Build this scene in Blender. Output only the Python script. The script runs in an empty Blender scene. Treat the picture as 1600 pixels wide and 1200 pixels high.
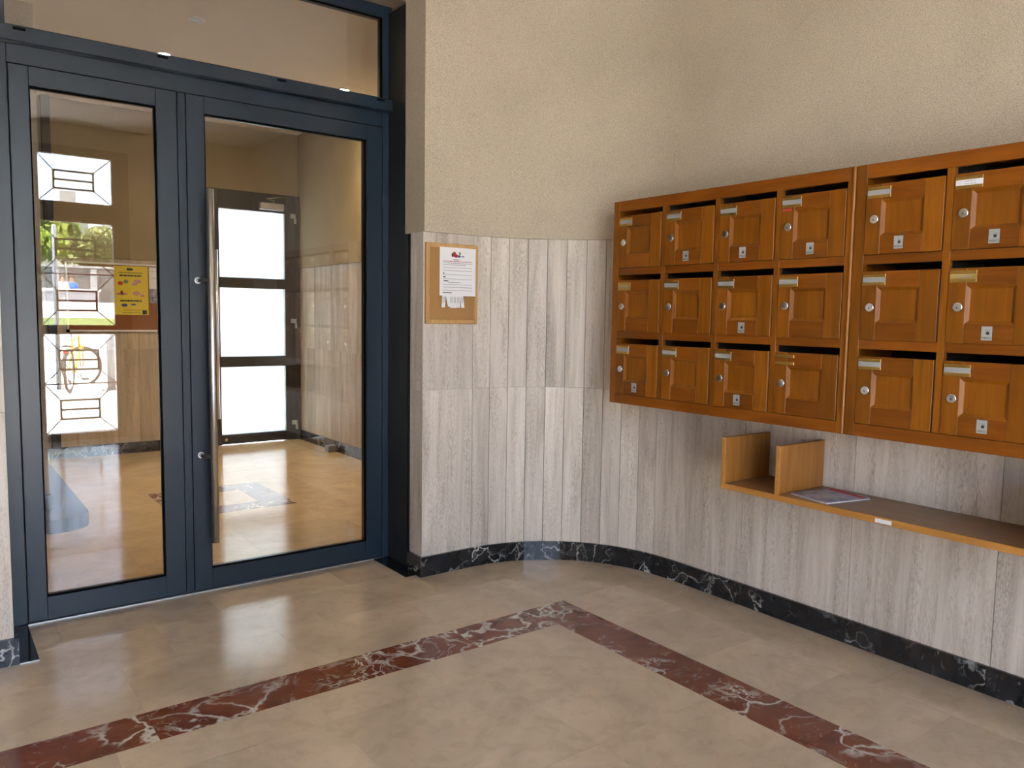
import bpy, bmesh, math, random
from mathutils import Vector, Matrix
random.seed(7)
sc = bpy.context.scene
COL = sc.collection

# ------------------------------------------------------------------ camera
cam_d = bpy.data.cameras.new('camera'); cam = bpy.data.objects.new('camera', cam_d); COL.objects.link(cam)
cam_d.sensor_width = 36.0; cam_d.lens = 1228.0 / 1600.0 * 36.0; cam_d.clip_start = 0.02; cam_d.clip_end = 400
YAW, PITCH, ROLL = math.radians(36.994), math.radians(-4.969), math.radians(0.890)
_f = Vector((math.sin(YAW)*math.cos(PITCH), math.cos(YAW)*math.cos(PITCH), math.sin(PITCH)))
_r = Vector((math.cos(YAW), -math.sin(YAW), 0)); _u = _r.cross(_f)
_r2 = _r*math.cos(ROLL) + _u*math.sin(ROLL); _u2 = -_r*math.sin(ROLL) + _u*math.cos(ROLL)
_m = Matrix((_r2, _u2, -_f)).transposed().to_4x4(); _m.translation = (0, 0, 1.305)
cam.matrix_world = _m
sc.camera = cam

# ------------------------------------------------------------------ sky, sun, portals, exposure
world = bpy.data.worlds.new('world'); sc.world = world; world.use_nodes = True
wn = world.node_tree; wn.nodes.clear()
sky = wn.nodes.new('ShaderNodeTexSky'); sky.sky_type = 'NISHITA'; sky.sun_disc = False
sky.sun_elevation = math.radians(58); sky.sun_rotation = math.radians(80); sky.dust_density = 3.0; sky.air_density = 0.9; sky.ozone_density = 0.7
bg = wn.nodes.new('ShaderNodeBackground'); bg.inputs['Strength'].default_value = 0.30
wo = wn.nodes.new('ShaderNodeOutputWorld')
hz = wn.nodes.new('ShaderNodeHueSaturation'); hz.inputs['Saturation'].default_value = .80   # hazy summer sky
wn.links.new(sky.outputs[0], hz.inputs['Color']); wn.links.new(hz.outputs[0], bg.inputs[0]); wn.links.new(bg.outputs[0], wo.inputs[0])
sun_d = bpy.data.lights.new('sun', 'SUN'); sun_d.energy = 7.5; sun_d.angle = math.radians(0.6); sun_d.color = (1.0, 0.94, 0.86)
sun = bpy.data.objects.new('sun', sun_d); COL.objects.link(sun)
sun.rotation_euler = Vector((0.72, -0.12, -1.0)).to_track_quat('-Z', 'Y').to_euler()
def portal(name, loc, direction, sx, sy):
    d = bpy.data.lights.new(name, 'AREA'); d.shape = 'RECTANGLE'; d.size = sx; d.size_y = sy; d.cycles.is_portal = True
    o = bpy.data.objects.new(name, d); COL.objects.link(o); o.location = loc
    o.rotation_euler = Vector(direction).to_track_quat('-Z', 'Y').to_euler()
portal('entrance_portal', (0.50, -1.52, 1.42), (0, 1, 0), 2.5, 2.85)
portal('far_door_portal', (2.63, 7.90, 1.2), (0, -1, 0), 0.75, 2.3)
sc.view_settings.view_transform = 'Standard'; sc.view_settings.look = 'None'
sc.view_settings.exposure = 3.9; sc.view_settings.gamma = 1.0; sc.view_settings.use_curve_mapping = False
cy = sc.cycles
cy.max_bounces = 10; cy.diffuse_bounces = 6; cy.glossy_bounces = 5; cy.transmission_bounces = 6; cy.transparent_max_bounces = 24
cy.sample_clamp_indirect = 6.0; cy.blur_glossy = 0.6; cy.caustics_reflective = False; cy.caustics_refractive = False
cy.use_denoising = True

# ------------------------------------------------------------------ material helpers
def mat(name):
    m = bpy.data.materials.new(name); m.use_nodes = True
    nt = m.node_tree; nt.nodes.clear()
    out = nt.nodes.new('ShaderNodeOutputMaterial')
    return m, nt, out
def node(nt, t, **kw):
    n = nt.nodes.new(t)
    for k, v in kw.items():
        if k.startswith('i_'): n.inputs[k[2:].replace('_', ' ')].default_value = v
        else: setattr(n, k, v)
    return n
def bsdf(nt, out, color=(.5, .5, .5), rough=.5, metal=0.0, spec=.5, coat=0.0):
    b = nt.nodes.new('ShaderNodeBsdfPrincipled')
    b.inputs['Base Color'].default_value = (*color, 1); b.inputs['Roughness'].default_value = rough
    b.inputs['Metallic'].default_value = metal; b.inputs['Specular IOR Level'].default_value = spec
    b.inputs['Coat Weight'].default_value = coat
    nt.links.new(b.outputs[0], out.inputs[0]); return b
def ramp(nt, stops, src=None, interp='LINEAR'):
    r = nt.nodes.new('ShaderNodeValToRGB'); r.color_ramp.interpolation = interp
    e = r.color_ramp.elements
    while len(e) < len(stops): e.new(0.5)
    for el, (p, c) in zip(e, stops):
        el.position = p; el.color = (*c, 1) if len(c) == 3 else c
    if src is not None: nt.links.new(src, r.inputs[0])
    return r
def plain(name, color, rough=.5, metal=0.0, spec=.5, coat=0.0):
    m, nt, out = mat(name); bsdf(nt, out, color, rough, metal, spec, coat); return m
def mix(nt, fac, a, b, mode='MIX'):
    n = nt.nodes.new('ShaderNodeMix'); n.data_type = 'RGBA'; n.blend_type = mode
    if isinstance(fac, (int, float)): n.inputs[0].default_value = fac
    else: nt.links.new(fac, n.inputs[0])
    for s, v in ((6, a), (7, b)):
        if isinstance(v, tuple): n.inputs[s].default_value = (*v, 1)
        else: nt.links.new(v, n.inputs[s])
    return n.outputs[2]
def coords(nt, scale=(1, 1, 1), rnd=True, rot=(0, 0, 0), amount=37.0):
    tc = nt.nodes.new('ShaderNodeTexCoord'); vec = tc.outputs['Object']
    if rnd:
        oi = nt.nodes.new('ShaderNodeObjectInfo'); mu = node(nt, 'ShaderNodeMath', operation='MULTIPLY'); mu.inputs[1].default_value = amount
        nt.links.new(oi.outputs['Random'], mu.inputs[0])
        ad = node(nt, 'ShaderNodeVectorMath', operation='ADD'); nt.links.new(vec, ad.inputs[0]); nt.links.new(mu.outputs[0], ad.inputs[1]); vec = ad.outputs[0]
    mp = nt.nodes.new('ShaderNodeMapping'); mp.inputs['Scale'].default_value = scale; mp.inputs['Rotation'].default_value = rot
    nt.links.new(vec, mp.inputs[0]); return mp.outputs[0]
def noise(nt, vec, scale, detail=4, rough=.55, dist=0.0):
    n = node(nt, 'ShaderNodeTexNoise'); n.inputs['Scale'].default_value = scale; n.inputs['Detail'].default_value = detail
    n.inputs['Roughness'].default_value = rough; n.inputs['Distortion'].default_value = dist
    nt.links.new(vec, n.inputs['Vector']); return n.outputs['Fac']
def bump(nt, b, h, strength=.2, dist=.002):
    n = nt.nodes.new('ShaderNodeBump'); n.inputs['Strength'].default_value = strength; n.inputs['Distance'].default_value = dist
    nt.links.new(h, n.inputs['Height']); nt.links.new(n.outputs[0], b.inputs['Normal'])
def rand_value(nt, col, lo, hi):
    oi = nt.nodes.new('ShaderNodeObjectInfo'); mr = nt.nodes.new('ShaderNodeMapRange')
    mr.inputs[3].default_value = lo; mr.inputs[4].default_value = hi; nt.links.new(oi.outputs['Random'], mr.inputs[0])
    hs = nt.nodes.new('ShaderNodeHueSaturation'); nt.links.new(mr.outputs[0], hs.inputs['Value']); nt.links.new(col, hs.inputs['Color'])
    return hs.outputs[0]

def m_travertine(name, tint=(1, 1, 1)):
    m, nt, out = mat(name); b = bsdf(nt, out, rough=.5, spec=.35)
    v1 = coords(nt, (9.5, 9.5, 0.8)); v2 = coords(nt, (46, 46, 3.2)); v3 = coords(nt, (240, 240, 60)); v4 = coords(nt, (20, 20, 1.6))
    t = tint
    base = ramp(nt, [(.30, (.41*t[0], .36*t[1], .31*t[2])), (.46, (.595*t[0], .535*t[1], .475*t[2])), (.66, (.72*t[0], .655*t[1], .595*t[2]))], noise(nt, v1, 1.0, 6, .66, .9))
    streak = ramp(nt, [(.30, (.72, .70, .66)), (.50, (1, 1, 1))], noise(nt, v2, 1.0, 3, .55, .4))
    c = mix(nt, .45, base.outputs[0], streak.outputs[0], 'MULTIPLY')
    pits_n = noise(nt, v3, 1.0, 2, .6)
    zone = ramp(nt, [(.42, (.12, .12, .12)), (.64, (1, 1, 1))], noise(nt, v4, 1.0, 3, .6))
    pits = ramp(nt, [(.34, (.58, .55, .50)), (.56, (1, 1, 1))], pits_n)
    pz = mix(nt, zone.outputs[0], (1, 1, 1), pits.outputs[0])
    c = mix(nt, .85, c, pz, 'MULTIPLY')
    c = rand_value(nt, c, .90, 1.07)
    nt.links.new(c, b.inputs['Base Color']); bump(nt, b, pits_n, .25, .001)
    return m
def m_plaster(name, col, rough=.9, grain=260):
    m, nt, out = mat(name); b = bsdf(nt, out, col, rough, spec=.2)
    v = coords(nt, rnd=False)
    n1 = noise(nt, v, grain, 3, .7); n2 = noise(nt, v, 2.2, 3)
    sp = ramp(nt, [(.30, tuple(x*.62 for x in col)), (.52, col), (.75, tuple(min(1, x*1.28) for x in col))], n1)
    cl = ramp(nt, [(.35, (.94, .94, .93)), (.65, (1.03, 1.03, 1.03))], n2)
    c = mix(nt, 1.0, sp.outputs[0], cl.outputs[0], 'MULTIPLY')
    nt.links.new(c, b.inputs['Base Color']); bump(nt, b, n1, .5, .0025)
    return m
def m_beige_marble(name, col, rough=.16):
    m, nt, out = mat(name); b = bsdf(nt, out, col, rough, spec=.5)
    v = coords(nt); n1 = noise(nt, v, 3.0, 5, .6, .8); n2 = noise(nt, v, 14, 6, .65, .4)
    r1 = ramp(nt, [(.3, tuple(x*.86 for x in col)), (.7, tuple(min(1, x*1.1) for x in col))], n1)
    r2 = ramp(nt, [(.42, (.82, .80, .77)), (.5, (1, 1, 1))], n2)
    c = mix(nt, .35, r1.outputs[0], r2.outputs[0], 'MULTIPLY')
    c = rand_value(nt, c, .94, 1.05)
    nt.links.new(c, b.inputs['Base Color'])
    rr = ramp(nt, [(.3, (rough*.8,)*3), (.7, (rough*1.35,)*3)], noise(nt, v, 6, 4)); nt.links.new(rr.outputs[0], b.inputs['Roughness'])
    return m
def m_veined(name, dark, mid, vein, rough=.12, scale=5.0, vw=.05, amount=1.0):
    m, nt, out = mat(name); b = bsdf(nt, out, dark, rough, spec=.5)
    v = coords(nt)
    nz = node(nt, 'ShaderNodeTexNoise'); nz.inputs['Scale'].default_value = 5.0; nz.inputs['Detail'].default_value = 4; nt.links.new(v, nz.inputs['Vector'])
    sc_ = node(nt, 'ShaderNodeVectorMath', operation='SCALE'); sc_.inputs['Scale'].default_value = .42; nt.links.new(nz.outputs['Color'], sc_.inputs[0])
    ad = node(nt, 'ShaderNodeVectorMath', operation='ADD'); nt.links.new(v, ad.inputs[0]); nt.links.new(sc_.outputs[0], ad.inputs[1])
    base = ramp(nt, [(.35, dark), (.65, mid)], noise(nt, v, 9, 5, .6, .5))
    vo = node(nt, 'ShaderNodeTexVoronoi', feature='DISTANCE_TO_EDGE'); vo.inputs['Scale'].default_value = scale; nt.links.new(ad.outputs[0], vo.inputs['Vector'])
    vo2 = node(nt, 'ShaderNodeTexVoronoi', feature='DISTANCE_TO_EDGE'); vo2.inputs['Scale'].default_value = scale*2.7; nt.links.new(ad.outputs[0], vo2.inputs['Vector'])
    l1 = ramp(nt, [(0.0, (1, 1, 1)), (vw, (0, 0, 0))], vo.outputs[0]); l2 = ramp(nt, [(0.0, (.8, .8, .8)), (vw*.8, (0, 0, 0))], vo2.outputs[0])
    mk = ramp(nt, [(.44, (0, 0, 0)), (.60, (amount,)*3)], noise(nt, v, 3.2, 3)); mk2 = ramp(nt, [(.52, (0, 0, 0)), (.66, (amount,)*3)], noise(nt, v, 5.5, 3))
    a1 = mix(nt, 1.0, l1.outputs[0], mk.outputs[0], 'MULTIPLY'); a2 = mix(nt, 1.0, l2.outputs[0], mk2.outputs[0], 'MULTIPLY')
    a = mix(nt, 1.0, a1, a2, 'LIGHTEN')
    bl = ramp(nt, [(.60, (0, 0, 0)), (.74, (.55*amount,)*3)], noise(nt, ad.outputs[0], 11, 5, .7))
    a = mix(nt, 1.0, a, bl.outputs[0], 'LIGHTEN')
    c = mix(nt, a, base.outputs[0], vein)
    nt.links.new(c, b.inputs['Base Color']); return m
def m_wood(name, dark, light, axis, rough=.36, spec=.22, var=(.80, 1.18), coat=.04):
    m, nt, out = mat(name); b = bsdf(nt, out, light, rough, spec=spec, coat=coat); b.inputs['Coat Roughness'].default_value = .22
    s = [20, 20, 20]; s[axis] = 2.2
    v = coords(nt, tuple(s)); s2 = [90, 90, 90]; s2[axis] = 4; v2 = coords(nt, tuple(s2))
    g = ramp(nt, [(.30, dark), (.68, light)], noise(nt, v, 1.0, 5, .6, 1.2))
    f = ramp(nt, [(.35, (.86, .84, .8)), (.6, (1, 1, 1))], noise(nt, v2, 1.0, 3))
    c = mix(nt, .55, g.outputs[0], f.outputs[0], 'MULTIPLY'); c = rand_value(nt, c, *var)
    nt.links.new(c, b.inputs['Base Color']); return m
def m_glass(name, f0=.07, tint=(.98, .98, .98)):
    m, nt, out = mat(name)
    g = nt.nodes.new('ShaderNodeNewGeometry'); d = node(nt, 'ShaderNodeVectorMath', operation='DOT_PRODUCT')
    nt.links.new(g.outputs['Normal'], d.inputs[0]); nt.links.new(g.outputs['Incoming'], d.inputs[1])
    ab = node(nt, 'ShaderNodeMath', operation='ABSOLUTE'); nt.links.new(d.outputs['Value'], ab.inputs[0])
    om = node(nt, 'ShaderNodeMath', operation='SUBTRACT'); om.inputs[0].default_value = 1; nt.links.new(ab.outputs[0], om.inputs[1])
    pw = node(nt, 'ShaderNodeMath', operation='POWER'); pw.inputs[1].default_value = 5; nt.links.new(om.outputs[0], pw.inputs[0])
    ma = node(nt, 'ShaderNodeMath', operation='MULTIPLY_ADD'); ma.inputs[1].default_value = 1-f0; ma.inputs[2].default_value = f0; nt.links.new(pw.outputs[0], ma.inputs[0])
    tr = nt.nodes.new('ShaderNodeBsdfTransparent'); tr.inputs[0].default_value = (*tint, 1)
    gl = nt.nodes.new('ShaderNodeBsdfGlossy'); gl.inputs['Roughness'].default_value = 0.0; gl.inputs[0].default_value = (1, 1, 1, 1)
    mx = nt.nodes.new('ShaderNodeMixShader'); nt.links.new(ma.outputs[0], mx.inputs[0]); nt.links.new(tr.outputs[0], mx.inputs[1]); nt.links.new(gl.outputs[0], mx.inputs[2])
    nt.links.new(mx.outputs[0], out.inputs[0]); return m
def m_frosted(name):
    m, nt, out = mat(name)
    t = nt.nodes.new('ShaderNodeBsdfTranslucent'); t.inputs[0].default_value = (.48, .51, .51, 1)
    g = nt.nodes.new('ShaderNodeBsdfPrincipled'); g.inputs['Base Color'].default_value = (.75, .8, .8, 1); g.inputs['Roughness'].default_value = .35
    mx = nt.nodes.new('ShaderNodeMixShader'); mx.inputs[0].default_value = .25
    nt.links.new(t.outputs[0], mx.inputs[1]); nt.links.new(g.outputs[0], mx.inputs[2]); nt.links.new(mx.outputs[0], out.inputs[0]); return m
def m_emit(name, col, s):
    m, nt, out = mat(name); e = nt.nodes.new('ShaderNodeEmission'); e.inputs[0].default_value = (*col, 1); e.inputs[1].default_value = s
    nt.links.new(e.outputs[0], out.inputs[0]); return m
def m_speckle(name, c1, c2, scale, rough=.9, bmp=0.0):
    m, nt, out = mat(name); b = bsdf(nt, out, c1, rough, spec=.2)
    v = coords(nt, rnd=False); n = noise(nt, v, scale, 5, .65)
    r = ramp(nt, [(.35, c1), (.65, c2)], n); nt.links.new(r.outputs[0], b.inputs['Base Color'])
    if bmp: bump(nt, b, n, bmp, .004)
    return m

M = {}
M['trav'] = m_travertine('travertine')
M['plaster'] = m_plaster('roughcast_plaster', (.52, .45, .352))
M['plaster_shaded'] = m_speckle('shaded_plaster', (.30, .235, .135), (.33, .26, .15), 3.0)  # plaster colour lowered to carry the shade of the inner hall
M['ceiling'] = m_speckle('ceiling_paint', (.78, .75, .69), (.81, .78, .72), 1.5)
M['mortar'] = plain('mortar', (.22, .20, .17), .9)
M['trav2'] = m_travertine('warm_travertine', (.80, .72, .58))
M['beige'] = m_beige_marble('beige_marble', (.53, .42, .30), .11)
M['beige2'] = m_beige_marble('honey_beige_marble', (.56, .41, .23), .12)
M['red'] = m_veined('red_marble', (.12, .028, .013), (.20, .060, .028), (.60, .55, .47), .12, 6.0, .08, 1.3)
M['black'] = m_veined('black_marble', (.008, .009, .011), (.020, .021, .025), (.62, .62, .6), .11, 5.0, .03, .85)
M['blackplate'] = plain('black_granite', (.008, .009, .012), .10)
M['blackstep'] = plain('honed_black_marble', (.012, .013, .016), .4, 0.0, .25)
M['frame'] = plain('anthracite_blue_metal', (.012, .023, .038), .33, 0.0, .45)
M['frame_dark'] = plain('black_metal_cladding', (.010, .011, .012), .35)
M['gasket'] = plain('black_rubber', (.002, .002, .002), .9, 0.0, .05)
M['glass'] = m_glass('clear_glass', .056)
M['glass_thin'] = m_glass('entrance_glass', .045)
M['frosted'] = m_frosted('frosted_glass')
M['steel'] = plain('brushed_steel', (.82, .82, .82), .30, 1.0)
M['chrome'] = plain('chrome', (.72, .72, .72), .14, 1.0)
M['alu'] = plain('aluminium', (.55, .56, .57), .4, .9)
M['darkdoor'] = plain('dark_grey_metal', (.022, .022, .023), .42)
WD, WL = (.18, .054, .003), (.275, .092, .005)
M['wood_h'] = m_wood('varnished_wood_horizontal', (.17, .046, .003), (.245, .074, .005), 1)
M['wood_v'] = m_wood('varnished_wood_vertical', WD, WL, 2)
M['wood_panel'] = m_wood('varnished_wood_panel', (.19, .058, .003), (.265, .088, .005), 2, var=(.92, 1.1))
M['shelfwood'] = m_wood('shelf_veneer', (.28, .115, .024), (.42, .185, .045), 2, .35, var=(.95, 1.05))
M['shelftop'] = m_wood('shelf_top_veneer', (.20, .10, .042), (.27, .145, .062), 1, .32, var=(.97, 1.03))
M['shelfedge'] = m_wood('shelf_edge_band', (.38, .17, .035), (.52, .25, .06), 1, .4, var=(.97, 1.03))
M['inside'] = plain('dark_box_interior', (.012, .008, .005), .9)
M['brass'] = plain('brass', (.55, .36, .10), .33, 1.0)
M['card'] = plain('name_card', (.33, .335, .325), .35)
M['card_white'] = plain('white_card', (.74, .74, .78), .5)
M['card_brass'] = plain('gilt_card', (.42, .30, .09), .45, .3)
M['sticker'] = plain('silver_sticker', (.36, .37, .36), .4)
M['ink'] = plain('dark_ink', (.03, .03, .035), .7)
M['ink_grey'] = plain('grey_ink', (.33, .33, .35), .8)
M['ink_red'] = plain('red_ink', (.55, .04, .04), .7)
M['ink_pink'] = plain('dull_red_ink', (.52, .25, .25), .7)
M['ink_blue'] = plain('blue_ink', (.06, .10, .35), .7)
M['ink_green'] = plain('green_ink', (.15, .30, .12), .7)
M['paper'] = plain('white_paper', (.78, .78, .80), .8)
M['pine'] = m_wood('pine_frame', (.46, .26, .10), (.60, .37, .16), 2, .5, var=(.96, 1.04), coat=.05)
M['cork'] = m_speckle('cork', (.34, .18, .065), (.44, .25, .10), 300, .95, .2)
M['cork_dark'] = m_speckle('brown_cork', (.22, .085, .03), (.30, .12, .045), 300, .95, .2)
M['yellow'] = plain('poster_yellow', (.72, .56, .02), .5)
M['magazine'] = m_speckle('magazine_cover', (.09, .09, .17), (.48, .46, .56), 16, .3)
M['lamp'] = m_emit('lamp_diffuser', (1.0, .80, .52), 60)
M['white_paint'] = plain('white_paint', (.75, .74, .72), .6)
M['entr_frame'] = plain('dark_bronze_door', (.030, .024, .022), .5)
# outdoors
M['pave'] = m_speckle('pale_paving', (.42, .41, .39), (.52, .51, .49), 3, .9)
M['asphalt'] = m_speckle('bleached_asphalt', (.34, .34, .33), (.42, .42, .41), 4, .9)
M['grass'] = m_speckle('dry_grass', (.09, .13, .035), (.17, .21, .07), 8, .95)
M['concrete'] = m_speckle('concrete_wall', (.20, .19, .175), (.27, .26, .24), 2, .9)
M['concrete_light'] = m_speckle('pale_concrete', (.42, .41, .40), (.5, .49, .48), 2, .9)
M['bark'] = m_speckle('bark', (.06, .045, .03), (.13, .10, .07), 12, .95)
M['facade'] = m_speckle('stone_facade', (.42, .39, .33), (.52, .49, .43), 2, .9)
M['roof'] = plain('slate_roof', (.10, .11, .13), .7)
M['window_dark'] = plain('dark_window', (.03, .04, .05), .15)
M['galv'] = plain('galvanised_steel', (.26, .27, .28), .5, .6)
M['bike_yellow'] = plain('yellow_enamel', (.70, .50, .02), .3)
M['rubber'] = plain('tyre_rubber', (.05, .05, .05), .8)
M['skin'] = plain('skin', (.45, .27, .19), .6)
M['shirt_pink'] = plain('pale_pink_cotton', (.75, .55, .50), .8)
M['shirt_blue'] = plain('bright_blue_cotton', (.05, .22, .65), .8)
M['trousers'] = plain('dark_denim', (.04, .05, .08), .9)
M['hair'] = plain('brown_hair', (.06, .035, .02), .7)
def m_leaf(name, c):
    m, nt, out = mat(name)
    d = nt.nodes.new('ShaderNodeBsdfDiffuse'); t = nt.nodes.new('ShaderNodeBsdfTranslucent'); mx = nt.nodes.new('ShaderNodeMixShader')
    v = coords(nt, rnd=False); r = ramp(nt, [(.3, tuple(x*.6 for x in c)), (.7, tuple(min(1, x*1.4) for x in c))], noise(nt, v, 1.3, 2))
    nt.links.new(r.outputs[0], d.inputs[0]); nt.links.new(r.outputs[0], t.inputs[0]); mx.inputs[0].default_value = .4
    nt.links.new(d.outputs[0], mx.inputs[1]); nt.links.new(t.outputs[0], mx.inputs[2]); nt.links.new(mx.outputs[0], out.inputs[0]); return m
M['leaf'] = m_leaf('sunlit_leaves', (.34, .42, .09)); M['leaf_dark'] = m_leaf('deep_green_leaves', (.18, .26, .08)); M['leaf_olive'] = m_leaf('olive_leaves', (.32, .35, .16))

# ------------------------------------------------------------------ mesh helpers
def B(): return bmesh.new()
def box(bm, x0, x1, y0, y1, z0, z1, bev=0.0, mi=0):
    x0, x1 = min(x0, x1), max(x0, x1); y0, y1 = min(y0, y1), max(y0, y1); z0, z1 = min(z0, z1), max(z0, z1)
    vs = [bm.verts.new(p) for p in ((x0,y0,z0),(x1,y0,z0),(x1,y1,z0),(x0,y1,z0),(x0,y0,z1),(x1,y0,z1),(x1,y1,z1),(x0,y1,z1))]
    fs = [bm.faces.new([vs[i] for i in q]) for q in ((0,3,2,1),(4,5,6,7),(0,1,5,4),(1,2,6,5),(2,3,7,6),(3,0,4,7))]
    for f in fs: f.material_index = mi
    if bev > 0:
        es = {e for f in fs for e in f.edges}
        bmesh.ops.bevel(bm, geom=list(es), offset=bev, segments=1, affect='EDGES', profile=.5, material=mi)
    return bm
def prism(bm, pts, z0, z1, mi=0):
    lo = [bm.verts.new((p[0], p[1], z0)) for p in pts]; hi = [bm.verts.new((p[0], p[1], z1)) for p in pts]
    n = len(pts); fs = [bm.faces.new(list(reversed(lo))), bm.faces.new(hi)]
    for i in range(n): fs.append(bm.faces.new((lo[i], lo[(i+1) % n], hi[(i+1) % n], hi[i])))
    for f in fs: f.material_index = mi
    return bm
def tube(bm, pts, r, seg=10, cap=True, mi=0):
    pts = [Vector(p) for p in pts]; rings = []
    rs = r if isinstance(r, (list, tuple)) else [r]*len(pts)
    ref = None
    for i, p in enumerate(pts):
        d = (pts[min(i+1, len(pts)-1)] - pts[max(i-1, 0)]).normalized()
        if ref is None or abs(ref.dot(d)) > .95: ref = Vector((0, 0, 1)) if abs(d.z) < .9 else Vector((1, 0, 0))
        a = d.cross(ref).normalized(); b_ = d.cross(a).normalized(); ref = b_.cross(d).normalized() if False else ref
        rings.append([bm.verts.new(p + (a*math.cos(t)+b_*math.sin(t))*rs[i]) for t in (2*math.pi*k/seg for k in range(seg))])
    fs = []
    for i in range(len(rings)-1):
        for k in range(seg):
            fs.append(bm.faces.new((rings[i][k], rings[i][(k+1) % seg], rings[i+1][(k+1) % seg], rings[i+1][k])))
    for f in fs: f.smooth = True
    if cap: fs.append(bm.faces.new(rings[0])); fs.append(bm.faces.new(list(reversed(rings[-1]))))
    for f in fs: f.material_index = mi
    return bm
def torus(bm, c, axis, R, r, n=36, seg=8):
    c = Vector(c); axis = Vector(axis).normalized(); a = axis.cross(Vector((0, 0, 1)) if abs(axis.z) < .9 else Vector((1, 0, 0))).normalized(); b_ = axis.cross(a)
    rings = []
    for i in range(n):
        t = 2*math.pi*i/n; d = a*math.cos(t)+b_*math.sin(t)
        rings.append([bm.verts.new(c + d*(R+r*math.cos(s)) + axis*r*math.sin(s)) for s in (2*math.pi*k/seg for k in range(seg))])
    for i in range(n):
        for k in range(seg):
            f = bm.faces.new((rings[i][k], rings[(i+1) % n][k], rings[(i+1) % n][(k+1) % seg], rings[i][(k+1) % seg])); f.smooth = True
    return bm
ORIG = {}
def mesh_of(name, bm, mats):
    bmesh.ops.recalc_face_normals(bm, faces=bm.faces)
    me = bpy.data.meshes.new(name); bm.to_mesh(me); bm.free()
    for m_ in (mats if isinstance(mats, (list, tuple)) else [mats]): me.materials.append(M[m_])
    return me
def tag(o, label=None, cat=None, group=None, kind=None):
    if label: o['label'] = label
    if cat: o['category'] = cat
    if group: o['group'] = group
    if kind: o['kind'] = kind
    return o
def obj(name, bm, mats, parent=None, label=None, cat=None, group=None, kind=None, me=None):
    """World-space geometry -> one mesh object; a child's mesh is moved into its thing's frame."""
    if me is None:
        off = ORIG.get(parent.name, Vector((0, 0, 0))) if parent else Vector((0, 0, 0))
        if off.length: bmesh.ops.translate(bm, vec=-off, verts=bm.verts)
        me = mesh_of(name, bm, mats)
    o = bpy.data.objects.new(name, me); COL.objects.link(o)
    if parent: o.parent = parent; ORIG[o.name] = ORIG.get(parent.name, Vector((0, 0, 0)))
    return tag(o, label, cat, group, kind)
def thing(name, loc, label, cat, group=None, kind=None):
    o = bpy.data.objects.new(name, None); o.empty_display_size = .1; o.location = loc; COL.objects.link(o)
    ORIG[o.name] = Vector(loc); return tag(o, label, cat, group, kind)
def inst(name, me, parent, loc):
    o = bpy.data.objects.new(name, me); COL.objects.link(o); o.parent = parent; o.location = loc; return o
def bx(name, mats, parent, x0, x1, y0, y1, z0, z1, bev=0.0, **k):
    return obj(name, box(B(), x0, x1, y0, y1, z0, z1, bev), mats, parent, **k)

# ================================================================== the setting
XR, YF = 2.967, 3.319           # travertine face of the right wall and of the door wall
ARC = .72                       # radius of the rounded corner
XC, YC = XR-ARC, YF-ARC         # centre of the rounded corner
XJ = 1.953                      # right jamb of the door opening
MID = 1.092                     # middle of the opening, the hall is symmetrical about it
TOP = 1.703                     # top of the travertine cladding
JZ = .932                       # horizontal joint of the cladding
CEIL = 3.07; YB = -1.25         # ceiling, inner face of the entrance wall
def mx(p): return (2*MID - p[0], p[1])
def arc_pts(off, n, a0=0.0, a1=math.pi/2):
    return [(XC + (ARC-off)*math.sin(a0+(a1-a0)*i/n), YC + (ARC-off)*math.cos(a0+(a1-a0)*i/n)) for i in range(n+1)]

# floors -------------------------------------------------------------
floor = obj('floor', box(B(), -1.3, 3.6, -1.5, 8.0, -.12, -.012), 'mortar', label='polished stone floor of beige marble slabs with a red marble border band', cat='floor', kind='structure')
_slabs = {}
def slab(name, mkey, x0, x1, y0, y1):
    g = .0003; w, h = round(x1-x0, 4), round(y1-y0, 4); key = (mkey, w, h)
    if key not in _slabs:
        bm = B(); box(bm, g, w-g, g, h-g, -.012, 0.0); _slabs[key] = mesh_of(name, bm, mkey)
    inst(name, _slabs[key], floor, (x0, y0, 0))
def fill(name, mkey, x0, x1, y0, y1, px, py, ox=0.0, oy=0.0):
    def cuts(a, b, p, o):
        c = [a]; t = a + (o if o > 0 else p)
        while t < b - .03: c.append(t); t += p
        return c + [b]
    cx, cyy = cuts(x0, x1, px, ox), cuts(y0, y1, py, oy)
    for i in range(len(cx)-1):
        for j in range(len(cyy)-1): slab(name, mkey, cx[i], cx[i+1], cyy[j], cyy[j+1])
RX1, RY1 = 2.324, 2.666; RX0 = 2*MID - RX1; RY0 = -.55; RW = .201
fill('floor_slab', 'beige', RX1, 2.70, -1.25, RY1, .376, .388, oy=(RY1+1.25) % .388)
fill('floor_slab', 'beige', 2.70, 3.08, -1.25, RY1, .38, .776, oy=.31)
fill('floor_slab', 'beige', 2*MID-2.70, RX0, -1.25, RY1, .376, .388, oy=(RY1+1.25) % .388)
fill('floor_slab', 'beige', -.90, 2*MID-2.70, -1.25, RY1, .38, .776, oy=.31)
fill('floor_slab', 'beige', -.90, 3.08, RY1, 3.06, .584, .394, ox=.27)
fill('floor_slab', 'beige', -.90, 3.08, 3.06, 3.40, .60, .34, ox=.43)
fill('floor_slab', 'beige', .10, 2.10, 3.40, 3.712, .60, .312, ox=.3)
fill('floor_slab', 'beige', RX0, RX1, -1.25, RY0, .60, .70)
fill('floor_slab', 'beige', RX0+RW, RX1-RW, RY0+RW, RY1-RW, .60, .60, ox=.35, oy=.22)
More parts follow.
